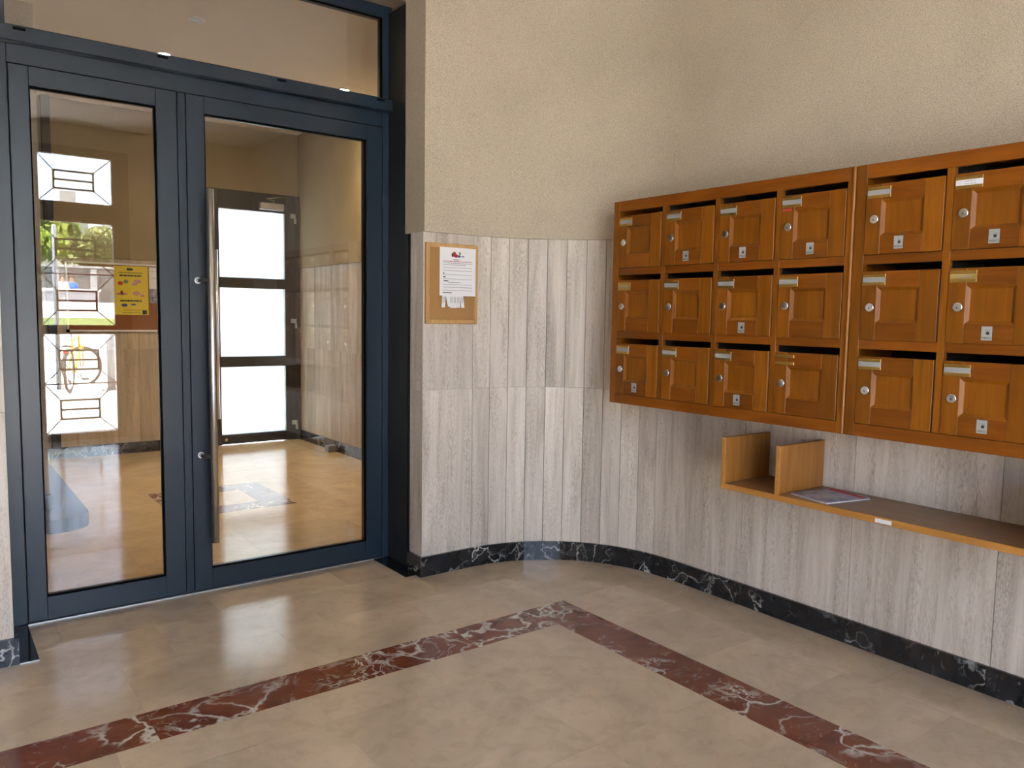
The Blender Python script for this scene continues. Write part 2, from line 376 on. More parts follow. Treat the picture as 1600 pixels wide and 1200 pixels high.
def red_run(a, b, vert, c0, c1, cuts):
    c = [a] + [t for t in cuts if a < t < b] + [b]
    for i in range(len(c)-1):
        if vert: slab('border_stone', 'red', c0, c1, c[i], c[i+1])
        else: slab('border_stone', 'red', c[i], c[i+1], c0, c1)
red_run(RX0, RX1, False, RY1-RW, RY1, [-.054, .536, 1.126, 1.716])
red_run(RX0, RX1, False, RY0, RY0+RW, [-.054, .536, 1.126, 1.716])
RYc = sorted(RY1-RW-.585*k for k in range(1, 6))
red_run(RY0+RW, RY1-RW, True, RX1-RW, RX1, RYc); red_run(RY0+RW, RY1-RW, True, RX0, RX0+RW, RYc)
# second hall
AX0, AX1, AY0, AY1, AW = 1.245, 2.025, 5.12, 5.94, .20
fill('floor_slab', 'beige2', -.75, 3.2, 3.712, AY0, .60, .47, ox=.4)
fill('floor_slab', 'beige2', -.75, AX0, AY0, AY1, .60, .41, ox=.2)
fill('floor_slab', 'beige2', AX1, 3.2, AY0, AY1, .60, .41)
fill('floor_slab', 'beige2', -.75, 3.2, AY1, 7.78, .60, .46, ox=.15)
fill('floor_slab', 'beige2', AX0+AW, AX1-AW, AY0+AW, AY1-AW, .6, .6)
red_run(AX0, AX1, False, AY0, AY0+AW, []); red_run(AX0, AX1, False, AY1-AW, AY1, [])
red_run(AY0+AW, AY1-AW, True, AX0, AX0+AW, []); red_run(AY0+AW, AY1-AW, True, AX1-AW, AX1, [])

# ceiling -------------------------------------------------------------
obj('ceiling', box(B(), -1.3, 3.6, -1.5, 8.0, CEIL, CEIL+.2), 'ceiling', label='pale painted ceiling over both halls', cat='ceiling', kind='structure')

# side walls of the first hall with rounded corners ----------------------
PO = .010                        # plaster stands proud of the stone
def wall_side(name, mirror, label):
    f = mx if mirror else (lambda p: p)
    up = [(XJ, 3.497), (XJ, YF-PO)] + arc_pts(PO, 72) + [(XR-PO, YB), (3.25, YB), (3.25, 3.90), (XJ+.10, 3.90), (XJ+.10, 3.497)]
    lo = [(XJ+.03, 3.44), (XJ+.03, YF+.024)] + arc_pts(-.024, 72) + [(XR+.024, YB), (3.25, YB), (3.25, 3.90), (XJ+.10, 3.90), (XJ+.10, 3.44)]
    bm = B(); prism(bm, [f(p) for p in up], TOP, CEIL, 0); prism(bm, [f(p) for p in lo], -.01, TOP, 1)
    w = obj(name, bm, ['plaster', 'mortar'], label=label, cat='wall', kind='structure')
    g = .0013; T = .022
    def piece(pts, z0, z1, mkey='trav', nm='stone_panel', par=w):
        bm = prism(B(), [f(p) for p in pts], z0+.0006, z1-.0006)
        obj(nm, bm, mkey, par)
    cutsY = [2.705, 2.178, 1.651, 1.114, .587, .06, -.467, -.994, YB]
    NS = 10
    for z0, z1 in ((.098, JZ), (JZ, TOP)):
        # reveal slab and flat slab beside the opening
        piece([(XJ, 3.44), (XJ, YF), (XJ+.022, YF+.022), (XJ+.022, 3.44)], z0, z1)
        piece([(XJ+.0005, YF), (XC-.001, YF), (XC-.001, YF+T), (XJ+.0225, YF+T)], z0, z1)
        aend = math.acos(max(-1, min(1, (cutsY[0]-YC)/ARC)))
        for k in range(NS):
            a0 = aend*k/NS + g/ARC; a1 = aend*(k+1)/NS - g/ARC
            # each strip is a flat facet set into the curve
            i0 = (XC+ARC*math.sin(a0), YC+ARC*math.cos(a0)); i1 = (XC+ARC*math.sin(a1), YC+ARC*math.cos(a1))
            o0 = (XC+(ARC+T)*math.sin(a0), YC+(ARC+T)*math.cos(a0)); o1 = (XC+(ARC+T)*math.sin(a1), YC+(ARC+T)*math.cos(a1))
            piece([i0, i1, o1, o0], z0, z1)
        for k in range(len(cutsY)-1):
            ya, yb = cutsY[k]-g, cutsY[k+1]+g
            pts = [(XR, ya), (XR, yb), (XR+T, yb), (XR+T, ya)]
            if k == 0:
                n = 4; pts = []
                for i in range(n+1):
                    a = aend + (math.pi/2-aend)*i/n + (g/ARC if i == 0 else 0)
                    pts.append((XC+ARC*math.sin(a), YC+ARC*math.cos(a)))
                pts += [(XR, yb), (XR+T, yb), (XR+T, YC)] + [(XC+(ARC+T)*math.sin(aend+g/ARC), YC+(ARC+T)*math.cos(aend+g/ARC))]
            piece(pts, z0, z1)
    return w, f
wR, fR = wall_side('wall_right', False, 'right wall of travertine panels below rough beige plaster, rounded into the door wall')
wL, fL = wall_side('wall_left', True, 'left wall of travertine panels beside the double glass door')

# black marble baseboards of the first hall
def base_side(name, f, label):
    par = thing(name, (*f((2.9, 1.0)), 0), label, 'baseboard', kind='structure')
    T = .014; H = .100
    def blk(pts): obj('baseboard_stone', prism(B(), [f(p) for p in pts], .0005, H), 'black', par)
    R0 = ARC - T
    def ap(a, r): return (XC+r*math.sin(a), YC+r*math.cos(a))
    blk([(XJ-T, 3.44), (XJ-T, YF-T), (XJ-.0005, YF-.0005), (XJ-.0005, 3.44)])
    blk([(XJ-T+.0006, YF-T), (XC, YF-T), (XC, YF-.0005), (XJ, YF-.0005)])
    A = [0, .142, .285, .425, .555, .700, .83, .96, 1.09, 1.22, 1.36, math.pi/2]
    for k in range(len(A)-1):
        a0, a1 = A[k]+.0008, A[k+1]-.0008
        blk([ap(a0, R0), ap(a1, R0), ap(a1, ARC-.0035), ap(a0, ARC-.0035)])
    ys = [YC, 2.308, 2.171, 1.646, 1.122, .59, .06, -.47, -1.0, YB]
    for k in range(len(ys)-1):
        blk([(XR-T, ys[k]-.0006), (XR-T, ys[k+1]+.0006), (XR-.0005, ys[k+1]+.0006), (XR-.0005, ys[k]-.0006)])
base_side('baseboard_right', fR, 'black marble baseboard with white veins along the right wall and its rounded corner')
base_side('baseboard_left', fL, 'black marble baseboard with white veins along the left wall')

# wall above the glass screen
obj('wall_front', box(box(B(), XJ*0+2*MID-XJ-.1, XJ+.1, 3.60, 3.90, 2.90, CEIL), 2*MID-XJ-.1, XJ+.1, 3.60, 3.61, 2.86, 2.90), 'plaster', label='narrow plaster lintel over the glass transom', cat='wall', kind='structure')

# ================================================================== glass screen: frame, transom, two leaves
FY0, FY1 = 3.708, 3.768
XL0, XL1 = .245, 1.993
tr = thing('trim_1', (MID, 3.74, 0), 'anthracite metal frame around the double glass door and transom', 'door frame', kind='structure')
bx('frame_post', 'frame', tr, .190, .309, FY0, FY1, 0, 2.86, .002)
bx('frame_post', 'frame', tr, 1.938, XL1, FY0, FY1, 0, 2.86, .002)
bx('head_rail', 'frame', tr, .309, 1.938, FY0+.001, FY1, 2.259, 2.398, .001)
bx('head_rail', 'frame', tr, .309, 1.938, FY0, FY1, 2.799, 2.86, .002)
led = bx('drip_ledge', 'frame', tr, .246, 2.0, 3.664, 3.7075, 2.330, 2.392, .004)
for x in (.352, .872, 1.392, 1.905): bx('drain_slot', 'gasket', led, x-.021, x+.021, 3.6625, 3.668, 2.373, 2.3835)
# dark cladding of the reveals
bx('jamb_cladding', 'frame_dark', tr, XJ+.018, XJ+.10, 3.4985, 3.707, .0, 2.825)
bx('jamb_cladding', 'frame_dark', tr, XJ+.023, XJ+.0295, 3.4405, 3.4985, .0, TOP-.001)
bx('jamb_cladding', 'frame_dark', tr, 2*MID-XJ-.10, 2*MID-XJ-.018, 3.4985, 3.707, .0, 2.825)
bx('threshold_strip', 'alu', tr, .310, 1.937, 3.698, 3.735, .0, .005)
w1 = thing('window_1', (MID, 3.74, 2.4), 'fixed glass transom above the double door', 'window', kind='structure')
bx('pane', 'glass', w1, .309, 1.936, 3.730, 3.738, 2.398, 2.799)
bx('gasket', 'gasket', w1, 1.931, 1.938, 3.712, 3.730, 2.398, 2.799); bx('gasket', 'gasket', w1, .309, 1.931, 3.712, 3.730, 2.795, 2.799)

def leaf(name, x0, x1, gx0, gx1, label):
    d = thing(name, (x0, 3.74, 0), label, 'door', kind='structure')
    z0, z1, gz0, gz1 = .008, 2.2555, .103, 2.181
    bx('stile', 'frame', d, x0+.0015, gx0, FY0, FY1, z0, z1, .0015); bx('stile', 'frame', d, gx1, x1-.0015, FY0, FY1, z0, z1, .0015)
    bx('rail', 'frame', d, gx0, gx1, FY0+.0005, FY1, z0, gz0, .0012); bx('rail', 'frame', d, gx0, gx1, FY0+.0005, FY1, gz1, z1, .0012)
    pn = bx('pane', 'glass', d, gx0+.004, gx1-.004, 3.730, 3.738, gz0+.003, gz1-.003)
    g = B(); t = .005
    box(g, gx0, gx0+t, 3.716, 3.730, gz0, gz1); box(g, gx1-t, gx1, 3.716, 3.730, gz0, gz1)
    box(g, gx0+t, gx1-t, 3.716, 3.730, gz0, gz0+t); box(g, gx0+t, gx1-t, 3.716, 3.730, gz1-t, gz1)
    obj('gasket', g, 'gasket', d)
    return d
dl = leaf('door_1', .311, .936, .381, .849, 'narrow left leaf of the anthracite glass double door')
bx('meeting_strip', 'frame', dl, .9375, .9705, FY0+.001, FY1, .008, 2.2555, .0012)
dr = leaf('door_2', .972, 1.936, 1.051, 1.846, 'wide right leaf of the glass double door with a long steel pull handle')
h = obj('pull_handle', tube(B(), [(1.047, 3.628, .248), (1.047, 3.628, 1.842)], .0165, 20), 'steel', dr, label='long round stainless steel pull bar')
for z in (.645, 1.441):
    obj('handle_bracket', tube(B(), [(1.010, 3.7075, z), (1.010, 3.665, z), (1.040, 3.632, z)], .0095, 12), 'darkdoor', h)
    obj('bracket_rosette', tube(B(), [(1.010, 3.7078, z), (1.010, 3.704, z)], .0145, 20), 'steel', h)
pl = [(1.882, 3.352), (XJ-.015, 3.352), (XJ-.015, 3.441), (XJ+.017, 3.441), (XJ+.017, 3.700), (1.882, 3.700)]
obj('floor_plate', prism(B(), pl, .0004, .004), 'blackplate', label='black polished floor plate at the foot of the jamb beside the notice board wall', cat='floor plate', group='black floor plates at the door jambs')
XK = 2*MID-XJ
pl = [(.307, 3.303), (XK+.015, 3.303), (XK+.015, 3.441), (XK-.017, 3.441), (XK-.017, 3.700), (.307, 3.700)]
o_ = obj('floor_plate', prism(B(), pl, .0004, .004), 'blackplate', label='black polished floor plate with a bright front edge at the foot of the left jamb', cat='floor plate', group='black floor plates at the door jambs')
bx('edge_strip', 'alu', o_, 2*MID-XJ+.015, .307, 3.2995, 3.3028, .0004, .0045)

# ================================================================== second hall
X2R, Y2F, X2L = 3.11, 7.76, -.62
T2 = 1.752
def clad(par, pieces, mkey='trav'):
    for x0, x1, y0, y1, z0, z1 in pieces: obj('stone_panel', box(B(), x0+.0007, x1-.0007, y0+.0007, y1-.0007, z0+.0005, z1-.0005), 'trav2', par)
w2r = obj('wall_inner_right', box(box(B(), X2R-.008, 3.25, 3.90, Y2F, T2, CEIL, mi=0), X2R+.022, 3.25, 3.90, Y2F, 0, T2, mi=1), ['plaster_shaded', 'mortar'], label='right wall of the inner hall, travertine strips below shade-darkened plaster', cat='wall', kind='structure')
ys = [3.90 + .193*i for i in range(21)]
clad(w2r, [(X2R, X2R+.021, ys[i], min(ys[i+1], Y2F), z0, z1) for i in range(20) for z0, z1 in ((.1, .95), (.95, T2))])
w2f = obj('wall_far', box(box(box(box(B(), X2L, 2.225, Y2F+.008-.016, Y2F+.16, T2, CEIL, mi=0), X2L, 2.225, Y2F+.022, Y2F+.16, 0, T2, mi=1), 2.225, 3.25, Y2F-.008, Y2F+.16, 2.466, CEIL, mi=0), 3.112, 3.25, Y2F, Y2F+.16, 0, 2.466, mi=1), ['plaster_shaded', 'mortar'], label='far wall of the inner hall, shade-darkened plaster over travertine', cat='wall', kind='structure')
xs = [X2L, -.2, .12, .44, .76, 1.08, 1.40, 1.585, 1.77, 1.955, 2.225]
clad(w2f, [(xs[i], xs[i+1], Y2F, Y2F+.021, z0, z1) for i in range(len(xs)-1) for z0, z1 in ((.1, .95), (.95, T2))])
obj('wall_inner_left', box(B(), X2L-.15, X2L, 3.90, Y2F+.16, 0, CEIL), 'plaster_shaded', label='left wall of the inner hall beyond the pier', cat='wall', kind='structure')
b2 = thing('baseboard_inner', (3.1, 5.8, 0), 'black marble baseboard around the inner hall', 'baseboard', kind='structure')
yb = [3.90, 4.45, 5.0, 5.55, 6.1, 6.65, 7.2, Y2F-.014]
for i in range(len(yb)-1): bx('baseboard_stone', 'black', b2, X2R-.014, X2R-.0005, yb[i]+.0006, yb[i+1]-.0006, .0005, .1)
xb = [.80, 1.2, 1.75, 2.224]
for i in range(len(xb)-1): bx('baseboard_stone', 'black', b2, xb[i]+.0006, xb[i+1]-.0006, Y2F-.014, Y2F-.0005, .0005, .1)
# pier and black marble step on the left of the inner hall
pier = obj('wall_pier', box(box(B(), X2L+.001, .60, 5.48, 5.75, T2, CEIL, mi=0), X2L+.001, .585, 5.495, 5.75, .081, T2, mi=1), ['plaster', 'mortar'], label='beige pier on a black marble step at the left of the inner hall', cat='wall', kind='structure')
clad(pier, [(a, b_, 5.474, 5.494, .171, T2) for a, b_ in ((-.5, -.15), (-.15, .2), (.2, .42), (.42, .60))])
bx('baseboard_stone', 'black', pier, -.5, .603, 5.462, 5.494, .081, .170)
stp = [(X2L+.001, 5.17), (.62, 5.17)] + [(.62+.16*math.sin(t), 5.33-.16*math.cos(t)) for t in (math.pi/2*k/8 for k in range(1, 9))] + [(.78, Y2F-.001), (X2L+.001, Y2F-.001)]
obj('trim_2', prism(B(), stp, .0005, .08), 'blackstep', label='low black marble step with a rounded corner in the inner hall', cat='step', kind='structure')
bx('trim_3', 'frame_dark', None, .868, .936, Y2F-.07, Y2F-.0095, .102, CEIL-.002, .004, label='dark full-height metal post against the far wall', cat='post', kind='structure')

# far door with three frosted panes
d3 = thing('door_3', (2.67, Y2F, 0), 'dark metal far door with three frosted glass panes', 'door', kind='structure')
for x0, x1, nm in ((2.226, 2.308, 'stile'), (2.954, 3.055, 'stile'), (3.0575, 3.108, 'frame_post')):
    bx(nm, 'darkdoor', d3, x0, x1, Y2F-.03, Y2F+.05, .003, 2.462, .002)
for z0, z1 in ((.008, .100), (.765, .864), (1.533, 1.631), (2.284, 2.462)): bx('rail', 'darkdoor', d3, 2.308, 2.954, Y2F-.029, Y2F+.05, z0, z1, .002)
for z0, z1 in ((.100, .765), (.864, 1.533), (1.631, 2.284)):
    bx('pane', 'frosted', d3, 2.300, 2.962, Y2F+.005, Y2F+.013, z0-.004, z1+.004)
    bx('glazing_bead', 'alu', d3, 2.948, 2.954, Y2F-.024, Y2F+.004, z0, z1)
hh = obj('pull_handle', tube(B(), [(2.262, Y2F-.08, .27), (2.262, Y2F-.08, 1.885)], .017, 14), 'steel', d3)
for z in (.65, 1.45): obj('handle_bracket', tube(B(), [(2.262, Y2F-.08, z), (2.262, Y2F-.03, z)], .01, 10), 'steel', hh)
lk = bx('lock_case', 'alu', d3, 2.235, 2.275, Y2F-.05, Y2F-.03, 1.06, 1.16, .003)
for z in (2.24, 1.194, .16):
    hg = bx('hinge', 'alu', d3, 3.005, 3.062, Y2F-.048, Y2F-.03, z, z+.045, .003); bx('hinge_knuckle', 'alu', hg, 3.045, 3.066, Y2F-.052, Y2F-.03, z-.05, z+.001, .003)
clz = bx('door_closer', 'alu', d3, 2.690, 2.930, Y2F-.085, Y2F-.03, 2.300, 2.368, .004, label='pale grey box of the door closer')
obj('closer_arm', tube(B(), [(2.83, Y2F-.06, 2.368), (2.83, Y2F-.06, 2.396), (2.74, Y2F-.10, 2.402), (2.92, Y2F-.09, 2.43), (2.935, Y2F-.03, 2.435)], .011, 8), 'chrome', clz)
obj('kick_bolt', tube(B(), [(2.345, Y2F-.034, .055), (2.345, Y2F-.029, .055)], .016, 14), 'chrome', d3)
# outdoor light falls on the far door from the open air behind it (world sky)

# door stop on the floor of the inner hall
ds = thing('door_stop', (3.055, 6.88, 0), 'small grey metal door stop on the floor against the inner baseboard', 'door stop')
bx('housing', 'galv', ds, 3.012, 3.094, 6.84, 6.92, .0005, .062, .004); obj('bumper', tube(B(), [(3.05, 6.921, .034), (3.05, 6.945, .034)], .022, 14), 'gasket', ds)

# recessed ceiling lights
def downlight(x, y, on, label):
    t = thing('ceiling_light', (x, y, CEIL-.01), label, 'ceiling light', 'recessed ceiling lights of the inner hall')
    obj('trim_ring', torus(B(), (x, y, CEIL-.005), (0, 0, 1), .045, .006, 28, 8), 'white_paint', t)
    obj('lamp_lens', tube(B(), [(x, y, CEIL-.0042), (x, y, CEIL-.0005)], .041, 24), 'lamp' if on else 'alu', t)
    if on:
        l = bpy.data.lights.new('lamp', 'SPOT'); l.energy = ENER; l.color = (1.0, .72, .40); l.spot_size = math.radians(115); l.spot_blend = .9; l.shadow_soft_size = .04
        lo = bpy.data.objects.new('lamp', l); COL.objects.link(lo); lo.parent = t; lo.location = (0, 0, -.012)
ENER = 6
downlight(1.42, 5.94, True, 'lit recessed ceiling light above the middle of the inner hall')
downlight(2.76, 5.94, True, 'lit recessed ceiling light beside the right wall of the inner hall')
downlight(1.42, 5.13, False, 'unlit recessed ceiling light of the inner hall')

# notice board and papers in the inner hall
yb_ = Y2F-.0005
nb = thing('notice_board', (1.56, Y2F, 1.1), 'wide brown cork notice board with pale metal frame in the inner hall', 'notice board')
bx('cork_panel', 'cork_dark', nb, 1.03, 2.09, yb_-.012, yb_, 1.122, 1.70)
for q in ((1.018, 2.102, 1.108, 1.124), (1.018, 2.102, 1.700, 1.716)): bx('frame_rail', 'white_paint', nb, q[0], q[1], yb_-.018, yb_, q[2], q[3], .002)
for q in ((1.018, 1.032), (2.088, 2.102)): bx('frame_rail', 'white_paint', nb, q[0], q[1], yb_-.018, yb_, 1.124, 1.700, .002)
bx('corner_cap', 'gasket', nb, 1.012, 1.036, yb_-.021, yb_, 1.102, 1.128)
PY = yb_-.0125
ps = thing('poster', (1.535, PY, 1.26), 'yellow printed sorting poster pinned to the brown cork board', 'poster')
bx('sheet', 'yellow', ps, 1.395, 1.675, PY-.0012, PY, 1.26, 1.694)
def pr(name, mkey, par, rects, y, t=.0005):
    bm = B()
    for x0, x1, z0, z1 in rects: box(bm, x0, x1, y-t, y, z0, z1)
    return tag(obj(name, bm, mkey, par), kind='stuff')
y_ = PY-.0012
def words(x0, x1, z, hgt, n, seed):
    rg = random.Random(seed); out = []; x = x0
    while x < x1 - .003:
        w = rg.uniform(.4, 1.3)*(x1-x0)/n; out.append((x, min(x+w*.85, x1), z, z+hgt)); x += w
    return out
pr('printed_text', 'ink', ps, [(1.50, 1.55, 1.655, 1.675)] + words(1.43, 1.63, 1.632, .006, 9, 1) + words(1.44, 1.62, 1.602, .014, 7, 2) + words(1.44, 1.62, 1.378, .014, 7, 3) + words(1.47, 1.61, 1.30, .004, 8, 4) + words(1.46, 1.61, 1.276, .004, 8, 5), y_)
pr('dark_square', 'ink', ps, [(1.622, 1.660, 1.266, 1.302)], y_)
def blobs(name, mkey, par, cs, y):
    for cx, cz, rx, rz in cs:
        bm = B(); vs = [bm.verts.new((cx+rx*math.cos(t), y-.0006, cz+rz*math.sin(t))) for t in (2*math.pi*k/12 for k in range(12))]
        bm.faces.new(vs); r = bmesh.ops.extrude_face_region(bm, geom=[bm.faces[-1] if False else list(bm.faces)[-1]])
        bmesh.ops.translate(bm, vec=(0, .0006, 0), verts=[v for v in r['geom'] if isinstance(v, bmesh.types.BMVert)]); obj(name, bm, mkey, par)
blobs('printed_picture', 'ink_red', ps, [(1.445, 1.54, .022, .018), (1.455, 1.455, .012, .022)], y_)
blobs('printed_picture', 'ink_green', ps, [(1.490, 1.555, .020, .018)], y_)
blobs('printed_picture', 'ink_pink', ps, [(1.585, 1.56, .034, .018), (1.56, 1.535, .025, .012), (1.455, 1.445, .05, .011), (1.575, 1.452, .034, .020), (1.625, 1.432, .018, .012)], y_)
blobs('printed_picture', 'ink_blue', ps, [(1.475, 1.345, .026, .015), (1.55, 1.352, .024, .008)], y_)
n1 = thing('notice_sheet', (1.78, PY, 1.50), 'white printed notice on the brown cork board beside the yellow poster', 'notice')
bx('sheet', 'paper', n1, 1.684, 1.87, PY-.001, PY, 1.497, 1.692); pr('printed_text', 'ink_pink', n1, words(1.70, 1.86, 1.655, .004, 6, 6) + words(1.70, 1.86, 1.59, .004, 6, 7), PY-.001)
n2 = thing('leaflet', (1.78, PY, 1.37), 'grey photographic leaflet below the white notice on the brown cork board', 'leaflet')
bx('sheet', 'magazine', n2, 1.684, 1.87, PY-.001, PY, 1.367, 1.4955); blobs('printed_picture', 'sticker', n2, [(1.745, 1.40, .03, .012)], PY-.001)

# ================================================================== first hall: notice board on the travertine
YW = YF-.0005
nb = thing('notice_board', (2.11, YW, 1.26), 'small pine-framed cork board on the travertine beside the glass door', 'notice board')
bx0, bx1, bz0, bz1 = 1.960, 2.262, 1.260, 1.652
fw = .021
bx('cork_panel', 'cork', nb, bx0+.012, bx1-.012, YW-.010, YW, bz0+.012, bz1-.012)
for x0, x1, z0, z1 in ((bx0, bx0+fw, bz0, bz1), (bx1-fw, bx1, bz0, bz1), (bx0+fw, bx1-fw, bz0, bz0+fw), (bx0+fw, bx1-fw, bz1-fw, bz1)):
    bx('frame_bar', 'pine', nb, x0, x1, YW-.018, YW, z0, z1, .003)
YP = YW-.0105
ns = thing('notice_sheet', (2.14, YP, 1.34), 'white notice with a coloured emblem and tear-off strips on the small pine-framed board', 'notice')
sx0, sx1, sz0, sz1 = 2.034, 2.245, 1.398, 1.634
bx('sheet', 'paper', ns, sx0, sx1, YW-.0195, YW-.0185, sz0, sz1)
yy = YW-.0195
rows = []
for k, (z, h_, xa, xb2, n) in enumerate([(1.556, .003, .02, .19, 14), (1.548, .003, .02, .15, 12), (1.535, .0022, .02, .19, 12), (1.520, .0025, .02, .19, 10), (1.500, .0022, .02, .19, 16), (1.479, .0022, .02, .19, 15), (1.462, .003, .05, .12, 8), (1.452, .0022, .02, .19, 15), (1.438, .003, .02, .19, 14), (1.424, .0022, .02, .19, 14)]):
    rows += words(sx0+xa, sx0+xb2, z, h_, n, 20+k)
pr('printed_text', 'ink_grey', ns, rows, yy)
pr('printed_heading', 'ink_pink', ns, words(sx0+.02, sx0+.19, 1.564, .0045, 9, 41), yy)
pr('printed_text', 'ink', ns, [(sx0+.02, sx0+.027, 1.505, 1.510), (sx0+.02, sx0+.033, 1.487, 1.492), (sx0+.024, sx0+.050, 1.468, 1.472), (sx0+.018, sx0+.07, 1.411, 1.415)], yy)
blobs('emblem', 'ink_red', ns, [(2.118, 1.601, .010, .014), (2.128, 1.594, .012, .009)], yy)
blobs('emblem', 'ink_blue', ns, [(2.145, 1.592, .011, .006)], yy); blobs('emblem', 'ink_green', ns, [(2.150, 1.606, .006, .008)], yy); blobs('emblem', 'ink', ns, [(2.168, 1.592, .010, .0025), (2.13, 1.575, .022, .0015), (2.107, 1.598, .005, .010)], yy)
for k in range(6):
    x0 = sx0+.016+.0205*k; sway = (-.006, .010, .002, 0, 0, .006)[k]
    bm = B(); z_t, z_b = sz0, sz0-(.058, .054, .060, .060, .058, .058)[k]; w = .0195
    pts = [(x0, z_t), (x0+w, z_t), (x0+w+sway, z_b), (x0+sway, z_b)]
    vs = [bm.verts.new((px_, YW-.0195-(0.004 if i > 1 else 0), pz)) for i, (px_, pz) in enumerate(pts)]
    fce = bm.faces.new(vs); r = bmesh.ops.extrude_face_region(bm, geom=[fce]); bmesh.ops.translate(bm, vec=(0, .0008, 0), verts=[v for v in r['geom'] if isinstance(v, bmesh.types.BMVert)])
    st = obj('tear_off_strip', bm, 'paper', ns)
    if k != 1: pr('printed_text', 'ink_grey', st, [(x0+.004+sway*.4, x0+.007+sway*.4, z_t-.036, z_t-.006), (x0+.011+sway*.4, x0+.014+sway*.4, z_t-.034, z_t-.006)], YW-.0218)

# ================================================================== mailbox cabinets
XM = 2.657                                     # front of the frames
PW, DW, DH = .292, .262, .239                  # column pitch, door width and height
ZD = [1.536, 1.239, .942]; ZT, ZB = 1.848, .896
# door pieces in local coordinates: u -> -Y, w out of the wall -> -X, v -> Z ; origin at the door's upper-left... lower-left front corner
def P(u, w, v): return (-w, -u, v)
def lbox(bm, u0, u1, w0, w1, v0, v1, bev=0.0, mi=0): return box(bm, -w1, -w0, -u1, -u0, v0, v1, bev, mi)
SL, SR, RB, RT = .055, .064, .062, .055       # stile and rail widths
def door_panel():
    bm = B()
    u0, u1, v0, v1 = SL, DW-SR, RB, DH-RT; s = .011; dp = -.008
    o = [bm.verts.new(P(*q)) for q in ((u0, .0, v0), (u1, .0, v0), (u1, .0, v1), (u0, .0, v1))]
    i = [bm.verts.new(P(*q)) for q in ((u0+s, dp, v0+s), (u1-s, dp, v0+s), (u1-s, dp, v1-s), (u0+s, dp, v1-s))]
    bk = [bm.verts.new(P(*q)) for q in ((u0, -.018, v0), (u1, -.018, v0), (u1, -.018, v1), (u0, -.018, v1))]
    bm.faces.new(i)
    for k in range(4):
        bm.faces.new((o[k], o[(k+1) % 4], i[(k+1) % 4], i[k])); bm.faces.new((o[k], bk[k], bk[(k+1) % 4], o[(k+1) % 4]))
    bm.faces.new(bk)
    return mesh_of('door', bm, 'wood_panel')
ME = {'panel': door_panel()}
ME['stileL'] = mesh_of('stile', lbox(B(), 0, SL-.0003, -.018, .001, 0, DH, .0012), 'wood_v')
ME['stileR'] = mesh_of('stile', lbox(B(), DW-SR+.0003, DW, -.018, .001, 0, DH, .0012), 'wood_v')
ME['railB'] = mesh_of('rail', lbox(B(), SL, DW-SR, -.018, .0006, 0, RB-.0003, .0010), 'wood_h')
ME['railT'] = mesh_of('rail', lbox(B(), SL, DW-SR, -.018, .0006, DH-RT+.0003, DH, .0010), 'wood_h')
def lock_mesh():
    bm = B(); u, v = .034, .117
    tube(bm, [P(u, .001, v), P(u, .006, v), P(u, .0075, v)], [.0155, .0155, .0130], 20)
    tube(bm, [P(u, .0074, v), P(u, .0085, v)], .0095, 16); box(bm, -.0092, -.0084, -u-.0012, -u+.0012, v-.005, v+.001, mi=1)
    return mesh_of('lock', bm, ['chrome', 'ink'])
ME['lock'] = lock_mesh()
LU0, LU1, LV0, LV1 = .003, .085, .192, .230
def holder():
    bm = B(); box(bm, -.0032, -.001, -LU1, -LU0, LV0, LV0+.0105, .0008); box(bm, -.0032, -.001, -LU1, -LU0, LV1-.0105, LV1, .0008)
    return mesh_of('card_holder', bm, 'brass')
ME['holder'] = holder()
for k, mk in (('card', 'card'), ('card_white', 'card_white'), ('card_brass', 'card_brass')):
    ME[k] = mesh_of('name_card', lbox(B(), LU0+.0005, LU1-.0005, .001, .0022, LV0+.0065, LV1-.0065), mk)
def print_mesh(seed):
    rg = random.Random(seed); bm = B(); L = rg.uniform(.035, .055); u = LU0+.041-L/2
    for v in ((.212, .209) if seed % 3 else (.2145, .2065)):
        x = u + rg.uniform(0, .01)
        while x < u+L:
            w = rg.uniform(.003, .009); lbox(bm, x, min(x+w, LU1-.006), .0021, .0025, v-.0011, v+.0011); x += w+.0022
    return mesh_of('printed_name', bm, 'ink_grey')
ME['prints'] = [print_mesh(s) for s in range(6)]
def text_mesh(txt, size, name):
    cu = bpy.data.curves.new(name, 'FONT'); cu.body = txt; cu.size = size; cu.align_x = 'CENTER'; cu.extrude = .0002
    o = bpy.data.objects.new(name, cu); COL.objects.link(o)
    dg = bpy.context.evaluated_depsgraph_get(); dg.update()
    me = bpy.data.meshes.new_from_object(o.evaluated_get(dg)); bpy.data.objects.remove(o); bpy.data.curves.remove(cu)
    # text plane XY -> u along -Y, up Z, facing -X
    me.transform(Matrix(((0, 0, -1, 0), (-1, 0, 0, 0), (0, 1, 0, 0), (0, 0, 0, 1)))); me.materials.clear(); me.materials.append(M['ink']); return me
ME['merci'] = text_mesh('MERCI', .0095, 'sticker_text')
SU, SV, SW, SH = .107, .012, .031, .043
ME['sticker'] = mesh_of('sticker', lbox(B(), 0, SW, .0008, .0016, 0, SH), 'sticker')
def emblem_mesh():
    bm = B(); tube(bm, [P(.0185, .0015, .022), P(.0185, .0020, .022)], .0052, 16)
    for a in (60, 90, 120): # three thin rays above the disc
        c, s = math.cos(math.radians(a)), math.sin(math.radians(a))
        tube(bm, [P(.0185+c*.006, .0017, .022+s*.006), P(.0185+c*.012, .0017, .022+s*.012)], .0003, 5)
    return mesh_of('sticker_emblem', bm, 'ink')
ME['emblem'] = emblem_mesh()
ME['hinge'] = mesh_of('hinge', tube(B(), [P(DW+.0022, -.006, .004), P(DW+.0022, -.006, DH-.004)], .0022, 8), 'darkdoor')
